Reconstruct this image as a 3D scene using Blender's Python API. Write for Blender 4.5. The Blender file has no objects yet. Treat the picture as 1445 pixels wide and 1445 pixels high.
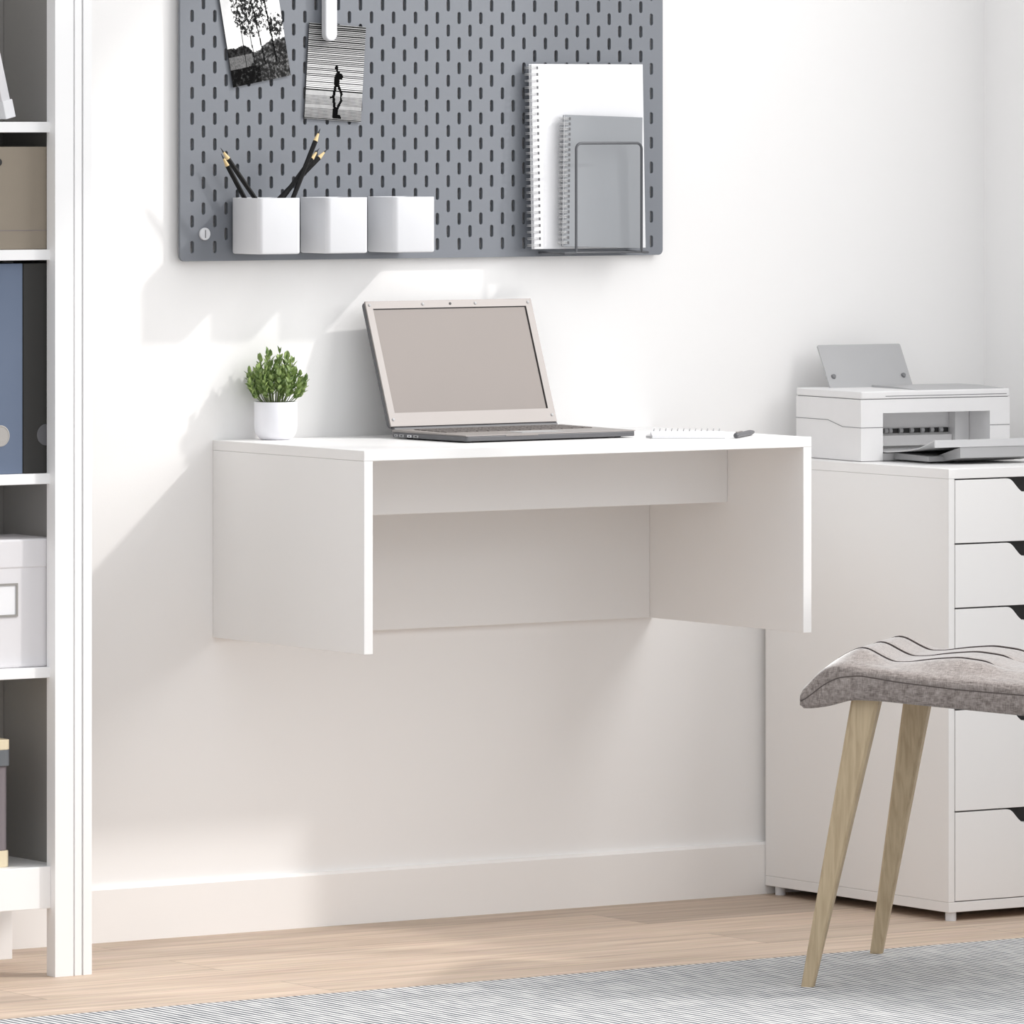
import bpy, bmesh, math, random
from mathutils import Vector, Matrix, noise
random.seed(7)
S = bpy.context.scene
COL = S.collection
PI = math.pi

# ------------------------------------------------------------------ materials
def lin(c):
    return tuple((v/12.92 if v <= .04045 else ((v+.055)/1.055)**2.4) for v in (x/255 for x in c))

def mat(name, rgb, rough=.5, metal=0., var=.02, vscale=30., bump=0., bscale=400., spec=.5, coat=0.):
    """principled material with a little procedural tone variation and micro bump"""
    m = bpy.data.materials.new(name); m.use_nodes = True
    nt = m.node_tree; N = nt.nodes; L = nt.links
    b = N['Principled BSDF']
    b.inputs['Roughness'].default_value = rough
    b.inputs['Metallic'].default_value = metal
    b.inputs['Specular IOR Level'].default_value = spec
    b.inputs['Coat Weight'].default_value = coat
    c = lin(rgb)
    tc = N.new('ShaderNodeTexCoord')
    nz = N.new('ShaderNodeTexNoise'); nz.inputs['Scale'].default_value = vscale; nz.inputs['Detail'].default_value = 3
    L.new(tc.outputs['Object'], nz.inputs['Vector'])
    mx = N.new('ShaderNodeMix'); mx.data_type = 'RGBA'
    mx.inputs[6].default_value = tuple(min(1, v*(1-var)) for v in c)+(1,)
    mx.inputs[7].default_value = tuple(min(1, v*(1+var)) for v in c)+(1,)
    L.new(nz.outputs['Fac'], mx.inputs[0]); L.new(mx.outputs[2], b.inputs['Base Color'])
    if bump:
        n2 = N.new('ShaderNodeTexNoise'); n2.inputs['Scale'].default_value = bscale
        L.new(tc.outputs['Object'], n2.inputs['Vector'])
        bp = N.new('ShaderNodeBump'); bp.inputs['Strength'].default_value = bump; bp.inputs['Distance'].default_value = .002
        L.new(n2.outputs['Fac'], bp.inputs['Height']); L.new(bp.outputs['Normal'], b.inputs['Normal'])
    return m

def math_node(nt, op, a, b=None):
    n = nt.nodes.new('ShaderNodeMath'); n.operation = op
    for i, v in enumerate((a, b)):
        if v is None: continue
        if isinstance(v, (int, float)): n.inputs[i].default_value = v
        else: nt.links.new(v, n.inputs[i])
    return n.outputs[0]

def mix_node(nt, f, a, b, blend='MIX'):
    n = nt.nodes.new('ShaderNodeMix'); n.data_type = 'RGBA'; n.blend_type = blend
    for i, v in ((0, f), (6, a), (7, b)):
        if isinstance(v, (int, float)): n.inputs[i].default_value = v
        elif isinstance(v, tuple): n.inputs[i].default_value = v if len(v) == 4 else v+(1,)
        else: nt.links.new(v, n.inputs[i])
    return n.outputs[2]

def floor_material():
    m = bpy.data.materials.new('oak_planks'); m.use_nodes = True
    nt = m.node_tree; N = nt.nodes; L = nt.links; b = N['Principled BSDF']
    tc = N.new('ShaderNodeTexCoord')
    br = N.new('ShaderNodeTexBrick'); br.offset = .69; br.offset_frequency = 2
    for k, v in (('Scale', 1.), ('Mortar Size', .0009), ('Mortar Smooth', .2), ('Bias', 0.), ('Brick Width', 1.25), ('Row Height', .155)):
        br.inputs[k].default_value = v
    br.inputs['Color1'].default_value = (0, 0, 0, 1); br.inputs['Color2'].default_value = (1, 1, 1, 1); br.inputs['Mortar'].default_value = (.5, .5, .5, 1)
    mp = N.new('ShaderNodeMapping'); mp.inputs['Location'].default_value = (-.627, .105, 0)
    L.new(tc.outputs['Object'], mp.inputs['Vector']); L.new(mp.outputs[0], br.inputs['Vector'])
    # grain stretched along the planks
    mg = N.new('ShaderNodeMapping'); mg.inputs['Scale'].default_value = (3.2, 60, 1)
    L.new(tc.outputs['Object'], mg.inputs['Vector'])
    off = N.new('ShaderNodeVectorMath'); off.operation = 'MULTIPLY_ADD'
    L.new(br.outputs['Color'], off.inputs[0]); off.inputs[1].default_value = (7, 13, 5); L.new(mg.outputs[0], off.inputs[2])
    g1 = N.new('ShaderNodeTexNoise'); g1.inputs['Scale'].default_value = 1.; g1.inputs['Detail'].default_value = 8; g1.inputs['Roughness'].default_value = .65
    L.new(off.outputs[0], g1.inputs['Vector'])
    mg2 = N.new('ShaderNodeMapping'); mg2.inputs['Scale'].default_value = (14, 320, 1)
    L.new(tc.outputs['Object'], mg2.inputs['Vector'])
    g2 = N.new('ShaderNodeTexNoise'); g2.inputs['Scale'].default_value = 1.; g2.inputs['Detail'].default_value = 4
    L.new(mg2.outputs[0], g2.inputs['Vector'])
    rp = N.new('ShaderNodeValToRGB')
    rp.color_ramp.elements[0].position = .28; rp.color_ramp.elements[0].color = lin((172, 150, 132))+(1,)
    rp.color_ramp.elements[1].position = .72; rp.color_ramp.elements[1].color = lin((218, 198, 179))+(1,)
    e = rp.color_ramp.elements.new(.5); e.color = lin((200, 179, 160))+(1,)
    L.new(g1.outputs['Fac'], rp.inputs['Fac'])
    c = mix_node(nt, .25, rp.outputs['Color'], g2.outputs['Color'], 'SOFT_LIGHT')
    pl = N.new('ShaderNodeMapRange'); pl.inputs['To Min'].default_value = .76; pl.inputs['To Max'].default_value = 1.14
    L.new(br.outputs['Color'], pl.inputs['Value'])
    c = mix_node(nt, 1., c, pl.outputs[0], 'MULTIPLY')
    c = mix_node(nt, math_node(nt, 'MULTIPLY', br.outputs['Fac'], .55), c, lin((110, 88, 72)))
    L.new(c, b.inputs['Base Color'])
    b.inputs['Roughness'].default_value = .55
    bp = N.new('ShaderNodeBump'); bp.inputs['Strength'].default_value = .15; bp.inputs['Distance'].default_value = .001
    L.new(g2.outputs['Fac'], bp.inputs['Height']); L.new(bp.outputs['Normal'], b.inputs['Normal'])
    return m

def rug_material():
    m = bpy.data.materials.new('woven_rug'); m.use_nodes = True
    nt = m.node_tree; N = nt.nodes; L = nt.links; b = N['Principled BSDF']
    tc = N.new('ShaderNodeTexCoord')
    sp = N.new('ShaderNodeSeparateXYZ'); L.new(tc.outputs['Object'], sp.inputs[0])
    nb = N.new('ShaderNodeTexNoise'); nb.inputs['Scale'].default_value = 9; L.new(tc.outputs['Object'], nb.inputs['Vector'])
    x = math_node(nt, 'ADD', sp.outputs['X'], math_node(nt, 'MULTIPLY', nb.outputs['Fac'], .004))
    s = math_node(nt, 'SINE', math_node(nt, 'MULTIPLY', x, 2*PI/.0128))
    # broken along the yarn so the dark strands come and go
    mp = N.new('ShaderNodeMapping'); mp.inputs['Scale'].default_value = (110, 16, 1)
    L.new(tc.outputs['Object'], mp.inputs['Vector'])
    n1 = N.new('ShaderNodeTexNoise'); n1.inputs['Scale'].default_value = 1.; n1.inputs['Detail'].default_value = 3; L.new(mp.outputs[0], n1.inputs['Vector'])
    mp2 = N.new('ShaderNodeMapping'); mp2.inputs['Scale'].default_value = (2.2, 14, 1)
    L.new(tc.outputs['Object'], mp2.inputs['Vector'])
    n2 = N.new('ShaderNodeTexNoise'); n2.inputs['Scale'].default_value = 1.; n2.inputs['Detail'].default_value = 3; L.new(mp2.outputs[0], n2.inputs['Vector'])
    v = math_node(nt, 'ADD', math_node(nt, 'MULTIPLY', s, .62), math_node(nt, 'MULTIPLY', n1.outputs['Fac'], 1.3))
    v = math_node(nt, 'ADD', v, math_node(nt, 'MULTIPLY', n2.outputs['Fac'], .35))
    rp = N.new('ShaderNodeValToRGB')
    rp.color_ramp.elements[0].position = .25; rp.color_ramp.elements[0].color = lin((84, 90, 99))+(1,)
    rp.color_ramp.elements[1].position = 1.; rp.color_ramp.elements[1].color = lin((222, 221, 220))+(1,)
    L.new(v, rp.inputs['Fac']); L.new(rp.outputs['Color'], b.inputs['Base Color'])
    b.inputs['Roughness'].default_value = .95; b.inputs['Specular IOR Level'].default_value = .1
    bp = N.new('ShaderNodeBump'); bp.inputs['Strength'].default_value = .35; bp.inputs['Distance'].default_value = .002
    L.new(s, bp.inputs['Height']); L.new(bp.outputs['Normal'], b.inputs['Normal'])
    return m

def fabric_material():
    m = bpy.data.materials.new('grey_linen'); m.use_nodes = True
    nt = m.node_tree; N = nt.nodes; L = nt.links; b = N['Principled BSDF']
    tc = N.new('ShaderNodeTexCoord')
    outs = []
    for sc in ((1000, 130, 130), (130, 1000, 130), (130, 130, 1000)):
        mp = N.new('ShaderNodeMapping'); mp.inputs['Scale'].default_value = sc
        L.new(tc.outputs['Object'], mp.inputs['Vector'])
        n = N.new('ShaderNodeTexNoise'); n.inputs['Scale'].default_value = 1.; n.inputs['Detail'].default_value = 2
        L.new(mp.outputs[0], n.inputs['Vector']); outs.append(n.outputs['Fac'])
    v = math_node(nt, 'MULTIPLY', math_node(nt, 'ADD', math_node(nt, 'ADD', outs[0], outs[1]), outs[2]), .3333)
    rp = N.new('ShaderNodeValToRGB')
    rp.color_ramp.elements[0].position = .34; rp.color_ramp.elements[0].color = lin((98, 89, 85))+(1,)
    rp.color_ramp.elements[1].position = .66; rp.color_ramp.elements[1].color = lin((174, 165, 160))+(1,)
    L.new(v, rp.inputs['Fac']); L.new(rp.outputs['Color'], b.inputs['Base Color'])
    b.inputs['Roughness'].default_value = .9; b.inputs['Specular IOR Level'].default_value = .15
    b.inputs['Sheen Weight'].default_value = 1.; b.inputs['Sheen Roughness'].default_value = .35
    bp = N.new('ShaderNodeBump'); bp.inputs['Strength'].default_value = .3; bp.inputs['Distance'].default_value = .001
    L.new(v, bp.inputs['Height']); L.new(bp.outputs['Normal'], b.inputs['Normal'])
    return m

def wood_material(name, dark, light):
    m = bpy.data.materials.new(name); m.use_nodes = True
    nt = m.node_tree; N = nt.nodes; L = nt.links; b = N['Principled BSDF']
    tc = N.new('ShaderNodeTexCoord')
    mp = N.new('ShaderNodeMapping'); mp.inputs['Scale'].default_value = (170, 170, 3.5)
    L.new(tc.outputs['Object'], mp.inputs['Vector'])
    n = N.new('ShaderNodeTexNoise'); n.inputs['Scale'].default_value = 1.; n.inputs['Detail'].default_value = 5; n.inputs['Distortion'].default_value = .6
    L.new(mp.outputs[0], n.inputs['Vector'])
    rp = N.new('ShaderNodeValToRGB')
    rp.color_ramp.elements[0].position = .3; rp.color_ramp.elements[0].color = lin(dark)+(1,)
    rp.color_ramp.elements[1].position = .65; rp.color_ramp.elements[1].color = lin(light)+(1,)
    L.new(n.outputs['Fac'], rp.inputs['Fac']); L.new(rp.outputs['Color'], b.inputs['Base Color'])
    b.inputs['Roughness'].default_value = .55
    return m

def print_material(name):
    m = bpy.data.materials.new(name); m.use_nodes = True
    N = m.node_tree.nodes; a = N.new('ShaderNodeVertexColor'); a.layer_name = 'print'
    m.node_tree.links.new(a.outputs['Color'], N['Principled BSDF'].inputs['Base Color'])
    N['Principled BSDF'].inputs['Roughness'].default_value = .8; N['Principled BSDF'].inputs['Specular IOR Level'].default_value = .08
    return m

def leaf_material():
    m = bpy.data.materials.new('leaf_green'); m.use_nodes = True
    nt = m.node_tree; N = nt.nodes; L = nt.links; b = N['Principled BSDF']
    tc = N.new('ShaderNodeTexCoord'); n = N.new('ShaderNodeTexNoise'); n.inputs['Scale'].default_value = 120
    L.new(tc.outputs['Object'], n.inputs['Vector'])
    rp = N.new('ShaderNodeValToRGB')
    rp.color_ramp.elements[0].position = .33; rp.color_ramp.elements[0].color = lin((80, 108, 50))+(1,)
    rp.color_ramp.elements[1].position = .68; rp.color_ramp.elements[1].color = lin((166, 188, 114))+(1,)
    L.new(n.outputs['Fac'], rp.inputs['Fac']); L.new(rp.outputs['Color'], b.inputs['Base Color'])
    b.inputs['Roughness'].default_value = .5
    return m

M = dict(
    wall=mat('wall_paint', (245, 244, 243), .85, var=.006, vscale=3, bump=.04, bscale=260, spec=.2),
    trim=mat('trim_paint', (246, 244, 242), .5, var=.005),
    white=mat('white_laminate', (241, 240, 239), .42, var=.006, vscale=8),
    shelfwhite=mat('white_lacquer', (246, 246, 246), .45, var=.005, vscale=8),
    floor=floor_material(), rug=rug_material(), fabric=fabric_material(),
    piping=mat('linen_piping', (88, 80, 77), .9),
    seam=mat('dark_stitching', (62, 54, 52), .9),
    leg=wood_material('pale_oak', (172, 152, 122), (194, 175, 144)),
    peg=mat('grey_board', (120, 124, 131), .5, var=.01),
    cup=mat('white_plastic', (224, 225, 228), .3),
    black=mat('black_plastic', (22, 21, 22), .5),
    pencil=mat('black_lacquer', (20, 19, 19), .5, spec=.25),
    pencilwood=mat('bare_pencil_wood', (226, 200, 150), .7),
    graphite=mat('graphite', (40, 42, 46), .5),
    paper=mat('paper_white', (238, 238, 240), .8),
    notegrey=mat('grey_card', (150, 153, 157), .6, var=.01),
    wire=mat('steel_wire', (210, 210, 210), .3, metal=.6),
    holder=mat('grey_wire', (84, 86, 90), .45),
    silver=mat('silver_plastic', (146, 140, 137), .4, metal=.15),
    darkgrey=mat('dark_grey_plastic', (92, 92, 95), .45),
    screen=mat('grey_display', (126, 116, 110), .28, var=.03, vscale=6, spec=.4),
    keys=mat('key_caps', (98, 92, 89), .6),
    pot=mat('white_ceramic', (243, 243, 248), .28),
    soil=mat('potting_soil', (48, 38, 31), 1., var=.4, vscale=200),
    leaf=leaf_material(), stem=mat('plant_stem', (108, 124, 74), .6),
    printer=mat('light_grey_plastic', (232, 231, 231), .4),
    catcher=mat('pale_grey_plastic', (204, 204, 205), .4),
    printergrey=mat('mid_grey_plastic', (176, 176, 177), .45),
    printerdark=mat('slate_plastic', (120, 120, 122), .45),
    taupe=mat('taupe_card', (143, 133, 119), .85, var=.03, bump=.05),
    blue=mat('slate_blue_board', (96, 109, 131), .7, var=.02),
    blackboard=mat('black_board', (46, 45, 43), .7, var=.03),
    ring=mat('finger_ring_grey', (176, 172, 168), .4, metal=.3),
    boxwhite=mat('white_card', (224, 222, 224), .8, var=.01),
    pewter=mat('pewter_edge', (150, 147, 143), .5),
    cream=mat('cream_board', (226, 212, 182), .7),
    slate=mat('slate_band', (104, 108, 112), .7),
    mauve=mat('grey_mauve_board', (126, 118, 122), .8),
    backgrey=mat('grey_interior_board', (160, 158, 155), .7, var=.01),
    print1=print_material('photo_print_trees'), print2=print_material('photo_print_stripes'),
)

# ------------------------------------------------------------------ helpers
def thing(name, label, cat, loc=(0, 0, 0), rz=0., group=None):
    o = bpy.data.objects.new(name, None); COL.objects.link(o)
    o.empty_display_size = .05
    o.location = loc; o.rotation_euler = (0, 0, rz); o['label'] = label; o['category'] = cat
    if group: o['group'] = group
    return o

def tag(o, label, cat, group=None):
    o['label'] = label; o['category'] = cat
    if group: o['group'] = group
    return o

def world_to(parent):
    """inverse of a thing's placement (things are only moved and turned about z)"""
    if parent is None: return Matrix()
    m = Matrix.Translation(parent.location) @ parent.rotation_euler.to_matrix().to_4x4()
    if parent.parent: return m.inverted() @ world_to(parent.parent)
    return m.inverted()

def obj(name, bm, m, parent=None, bevel=0., seg=2, smooth=False, world=False, loc=None, ang=35):
    if world: bm.transform(world_to(parent))
    bmesh.ops.recalc_face_normals(bm, faces=bm.faces)
    me = bpy.data.meshes.new(name); bm.to_mesh(me); bm.free()
    o = bpy.data.objects.new(name, me); COL.objects.link(o)
    if m is not None: me.materials.append(m)
    if parent: o.parent = parent
    if loc: o.location = loc
    if bevel:
        md = o.modifiers.new('edge', 'BEVEL'); md.width = bevel; md.segments = seg; md.limit_method = 'ANGLE'; md.angle_limit = math.radians(40)
    if smooth:
        for p in me.polygons: p.use_smooth = True
        if ang < 180:
            bm2 = bmesh.new(); bm2.from_mesh(me)
            for e in bm2.edges:
                if len(e.link_faces) == 2 and e.calc_face_angle(0) > math.radians(ang): e.smooth = False
            bm2.to_mesh(me); bm2.free()
    return o

def struct(o):
    o['kind'] = 'structure'; return o

def box(bm, x0, x1, y0, y1, z0, z1, mtx=None):
    vs = [bm.verts.new((x, y, z)) for x in (x0, x1) for y in (y0, y1) for z in (z0, z1)]
    for f in ((0, 1, 3, 2), (4, 6, 7, 5), (0, 4, 5, 1), (2, 3, 7, 6), (0, 2, 6, 4), (1, 5, 7, 3)):
        bm.faces.new([vs[i] for i in f])
    if mtx is not None: bmesh.ops.transform(bm, matrix=mtx, verts=vs)
    return vs

def BOX(*a, mtx=None):
    bm = bmesh.new(); box(bm, *a, mtx=mtx); return bm

def prism(bm, pts, axis, a, b):
    """closed outline pts (2D) extruded along axis 0/1/2 from a to b"""
    def P(p, t):
        return {0: (t, p[0], p[1]), 1: (p[0], t, p[1]), 2: (p[0], p[1], t)}[axis]
    A = [bm.verts.new(P(p, a)) for p in pts]; B = [bm.verts.new(P(p, b)) for p in pts]
    bm.faces.new(A); bm.faces.new(B[::-1])
    n = len(pts)
    for i in range(n): bm.faces.new((A[i], A[(i+1) % n], B[(i+1) % n], B[i]))
    return A+B

def lathe(bm, prof, n=40, mtx=None, cap=True):
    rings = []
    for r, z in prof:
        rings.append([bm.verts.new((r*math.cos(2*PI*i/n), r*math.sin(2*PI*i/n), z)) for i in range(n)])
    for a, b in zip(rings, rings[1:]):
        for i in range(n): bm.faces.new((a[i], a[(i+1) % n], b[(i+1) % n], b[i]))
    if cap:
        bm.faces.new(rings[0][::-1]); bm.faces.new(rings[-1])
    if mtx is not None: bmesh.ops.transform(bm, matrix=mtx, verts=[v for r in rings for v in r])

def tube(bm, pts, r, n=8, closed=False, radii=None):
    pts = [Vector(p) for p in pts]; rings = []; up = None
    k = len(pts)
    for i, p in enumerate(pts):
        a = pts[(i-1) % k] if (closed or i) else p
        b = pts[(i+1) % k] if (closed or i < k-1) else p
        t = (b-a).normalized()
        if up is None:
            up = t.orthogonal().normalized()
        up = (up - t*up.dot(t)).normalized()
        s = t.cross(up)
        rr = radii[i] if radii else r
        rings.append([bm.verts.new(p+(up*math.cos(2*PI*j/n)+s*math.sin(2*PI*j/n))*rr) for j in range(n)])
    for i in range(k if closed else k-1):
        A, B = rings[i], rings[(i+1) % k]
        for j in range(n): bm.faces.new((A[j], A[(j+1) % n], B[(j+1) % n], B[j]))
    if not closed:
        bm.faces.new(rings[0][::-1]); bm.faces.new(rings[-1])

def rrect(x0, x1, y0, y1, r, n=5):
    out = []
    for cx, cy, a0 in ((x1-r, y1-r, 0), (x0+r, y1-r, 90), (x0+r, y0+r, 180), (x1-r, y0+r, 270)):
        for i in range(n+1):
            a = math.radians(a0+90*i/n); out.append((cx+r*math.cos(a), cy+r*math.sin(a)))
    return out

def axis_mtx(p, d):
    d = Vector(d).normalized()
    return Matrix.Translation(p) @ d.to_track_quat('Z', 'Y').to_matrix().to_4x4()

# ------------------------------------------------------------------ the room
XR = 1.4756
o = struct(obj('floor', BOX(-2.6, XR+.1, -4.5, .1, -.05, 0), M['floor']))
o = struct(obj('wall_back', BOX(-2.6, XR+.15, 0, .12, 0, 3.2), M['wall']))
bm = bmesh.new()
WY0, WY1, WZ0, WZ1 = -2.75, -.60, 1.10, 2.95           # window opening in the right wall
box(bm, XR, XR+.15, WY1, .0, 0, 3.2); box(bm, XR, XR+.15, -4.5, WY0, 0, 3.2)
box(bm, XR, XR+.15, WY0, WY1, 0, WZ0); box(bm, XR, XR+.15, WY0, WY1, WZ1, 3.2)
struct(obj('wall_right', bm, M['wall']))
bm = bmesh.new()
fx0, fx1 = XR+.05, XR+.10
for a in ((WY0, WY0+.04), (WY1-.04, WY1)): box(bm, fx0, fx1, a[0], a[1], WZ0, WZ1)
for a in ((WZ0, WZ0+.04), (WZ1-.04, WZ1)): box(bm, fx0, fx1, WY0+.04, WY1-.04, a[0], a[1])
for k in (1, 2):
    yc = WY0+(WY1-WY0)*k/3; box(bm, fx0+.005, fx1-.005, yc-.02, yc+.02, WZ0+.04, WZ1-.04)
struct(obj('window_1', bm, M['trim'], bevel=.003))
bm = bmesh.new()
prism(bm, [(-.012, 0), (0, 0), (0, .083), (-.008, .083), (-.012, .079)], 0, -2.6, XR)
struct(obj('baseboard_back', bm, M['trim']))
bm = bmesh.new()
prism(bm, [(XR-.012, 0), (XR, 0), (XR, .083), (XR-.008, .083), (XR-.012, .079)], 1, -4.5, -.0121)
struct(obj('baseboard_right', bm, M['trim']))

rug = obj('rug', BOX(-1.9, 1.42, -3.2, -.783, 0, .008), M['rug'], bevel=.003)
tag(rug, 'grey and white striped flat woven rug lying on the oak floor', 'rug')

# ------------------------------------------------------------------ wall mounted desk
W, D, H, T = .8152, .425, .3001, .75
t = thing('wall_mounted_desk', 'white floating desk with deep side panels fixed to the wall', 'desk', (W/2, 0, T-H))
def part(name, m, parent, *b, bevel=.0008, mtx=None):
    return obj(name, BOX(*b, mtx=mtx), m, parent, bevel=bevel, world=True)
part('desktop', M['white'], t, 0, W, -D, -.0005, T-.0155, T)
part('side_panel', M['white'], t, 0, .0155, -D, -.0005, T-H, T-.0157)
part('side_panel', M['white'], t, W-.0155, W, -D, -.0005, T-H, T-.0157)
part('rear_panel', M['white'], t, .0157, W-.0157, -.015, -.0005, T-H, T-.0157)
part('cross_rail', M['white'], t, .0157, W-.0157, -.2255, -.2105, .6415, T-.0157)

# ------------------------------------------------------------------ pegboard
PX0, PX1, PZ0, PZ1 = -.0764, .8149, 1.0215, 1.56
PY0, PY1 = -.030, -.0245
pb = thing('pegboard', 'large grey pegboard with staggered slots hung on the white wall', 'pegboard', ((PX0+PX1)/2, PY1, PZ0))
bm = bmesh.new()
pitch, rowp = .0202, .0389
hx0, hz0 = -.0554, 1.0429
cols = []
c = 0
while hx0+c*pitch < PX1-.012: cols.append(hx0+c*pitch); c += 1
hw, hh = .0032, .0095                                   # slot half width, half height

def slot_cell(cx, cz, x0, x1, z0, z1):
    hole = []
    for i in range(6):
        a = PI*i/5; hole.append((cx+hw*math.cos(a), cz+hh-hw+hw*math.sin(a)))
    for i in range(6):
        a = PI+PI*i/5; hole.append((cx+hw*math.cos(a), cz-hh+hw+hw*math.sin(a)))
    out = [(x1, cz+hh-hw), (x1, z1), (cx+.25*(x1-cx), z1), (cx-.25*(cx-x0), z1), (x0, z1), (x0, cz+hh-hw),
           (x0, cz-hh+hw), (x0, z0), (cx-.25*(cx-x0), z0), (cx+.25*(x1-cx), z0), (x1, z0), (x1, cz-hh+hw)]
    hf = [bm.verts.new((p[0], PY0, p[1])) for p in hole]; hb = [bm.verts.new((p[0], PY1, p[1])) for p in hole]
    of = [bm.verts.new((p[0], PY0, p[1])) for p in out]; ob = [bm.verts.new((p[0], PY1, p[1])) for p in out]
    for i in range(12):
        j = (i+1) % 12
        bm.faces.new((of[i], of[j], hf[j], hf[i])); bm.faces.new((ob[j], ob[i], hb[i], hb[j]))
        bm.faces.new((hf[i], hf[j], hb[j], hb[i]))

def plate(x0, x1, z0, z1):
    box(bm, x0, x1, PY0, PY1, z0, z1)
for i, cx in enumerate(cols):
    x0, x1 = cx-pitch/2, cx+pitch/2
    z = hz0+(rowp/2 if i % 2 else 0)
    if z-rowp/2 > PZ0+.009: plate(x0, x1, PZ0+.008, z-rowp/2)
    while z+rowp/2 < PZ1-.008:
        slot_cell(cx, z, x0, x1, max(PZ0+.008, z-rowp/2), z+rowp/2); z += rowp
    plate(x0, x1, z-rowp/2, PZ1-.008)
xa, xb = cols[0]-pitch/2, cols[-1]+pitch/2
plate(PX0, xa, PZ0+.008, PZ1-.008); plate(xb, PX1, PZ0+.008, PZ1-.008)
for z0, z1, lo in ((PZ0, PZ0+.008, True), (PZ1-.008, PZ1, False)):   # rounded corners at the two ends
    r = .008; pts = []
    if lo:
        pts = [(PX1, z1)]+[(PX0, z1)]+[(PX0+r+r*math.cos(a), z0+r+r*math.sin(a)) for a in [PI+PI/2*i/5 for i in range(6)]]+[(PX1-r+r*math.cos(a), z0+r+r*math.sin(a)) for a in [1.5*PI+PI/2*i/5 for i in range(6)]]
        pts = pts[:2]+pts[3:-1]
    else:
        pts = [(PX0, z0), (PX1, z0)]+[(PX1-r+r*math.cos(a), z1-r+r*math.sin(a)) for a in [PI/2*i/5 for i in range(1, 6)]]+[(PX0+r+r*math.cos(a), z1-r+r*math.sin(a)) for a in [PI/2+PI/2*i/5 for i in range(5)]]
    prism(bm, pts, 1, PY0, PY1)
obj('board', bm, M['peg'], pb, world=True)
for i, (sx, sz) in enumerate(((-.034, 1.0627), (.7745, 1.0627), (-.034, 1.52), (.7745, 1.52))):
    if i == 1: continue
    bm = bmesh.new()
    lathe(bm, [(.0095, 0), (.0095, .003), (.0085, .004)], 24, axis_mtx((sx, PY0+.0002, sz), (0, -1, 0)))
    k = obj('fixing_screw', bm, M['cup'], pb, world=True, smooth=True)
    obj('screw_slot', BOX(sx-.0005, sx+.0005, PY0-.0044, PY0-.0036, sz-.006, sz+.006), M['darkgrey'], k, world=True)
    obj('wall_mount', BOX(sx-.008, sx+.008, PY1, -.0162, sz-.008, sz+.008), M['darkgrey'], pb, world=True)

# ------------------------------------------------------------------ three cups on the pegboard
def cup(x0, label):
    w, y0, y1, z0, z1 = .0755, -.1165, -.0345, 1.0325, 1.1175
    t = thing('pencil_cup', label, 'cup', (x0+w/2, (y0+y1)/2, z0), group='white cups hung on the pegboard')
    bm = bmesh.new(); th = .0022
    def ring(ins, z, r=.008):
        return [bm.verts.new((p[0], p[1], z)) for p in rrect(x0+ins, x0+w-ins, y0+ins, y1-ins, r-ins*.8, 6)]
    R = [ring(.003, z0, .008), ring(.0008, z0+.001), ring(0, z0+.003), ring(0, z1-.0006), ring(.0005, z1), ring(th-.0005, z1), ring(th, z1-.0006), ring(th, z0+th)]
    n = len(R[0])
    for a, b in zip(R, R[1:]):
        for i in range(n): bm.faces.new((a[i], a[(i+1) % n], b[(i+1) % n], b[i]))
    bm.faces.new(R[0][::-1]); bm.faces.new(R[-1])
    obj('cup_body', bm, M['cup'], t, world=True, smooth=True)
    for s in (-1, 1):
        cx = x0+w/2+s*.02
        obj('mounting_hook', BOX(cx-.004, cx+.004, y1-.0005, -.0302, z1-.02, z1-.012), M['cup'], t, world=True)
cup(.0105, 'white plastic pencil cup filled with black pencils on the pegboard')
cup(.1320, 'empty white plastic cup between two other cups on the pegboard')
cup(.2542, 'empty white plastic cup at the far end from the pencils')

def pencil(tip, end, label):
    tip, end = Vector(tip), Vector(end); Ld = (tip-end).length
    t = thing('pencil', label, 'pencil', end, group='black pencils in the cup')
    mt = axis_mtx(end, tip-end); r = .0036
    bm = bmesh.new(); lathe(bm, [(r, 0), (r, Ld-.021)], 6, mt)
    obj('barrel', bm, M['pencil'], t, world=True)
    bm = bmesh.new(); lathe(bm, [(r*.98, Ld-.0211), (r*.42, Ld-.0085)], 12, mt)
    obj('sharpened_wood', bm, M['pencilwood'], t, world=True, smooth=True)
    bm = bmesh.new(); lathe(bm, [(r*.41, Ld-.0086), (.0003, Ld)], 10, mt)
    obj('lead', bm, M['graphite'], t, world=True, smooth=True)
pencil((-.0356, -.080, 1.1935), (.077, -.080, 1.0525), 'black pencil leaning left, the higher of the left pair in the cup')
pencil((-.016, -.050, 1.1842), (.0735, -.050, 1.039), 'black pencil leaning left, the lower of the left pair in the cup')
pencil((.1262, -.106, 1.2225), (.041, -.106, 1.039), 'steepest and tallest black pencil in the pencil cup')
pencil((.1300, -.0975, 1.1925), (.0215, -.0975, 1.0685), 'black pencil leaning right, half hidden behind the tallest pencil')
pencil((.1510, -.0880, 1.1915), (.0225, -.0880, 1.0800), 'black pencil leaning farthest right in the pencil cup')

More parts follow.
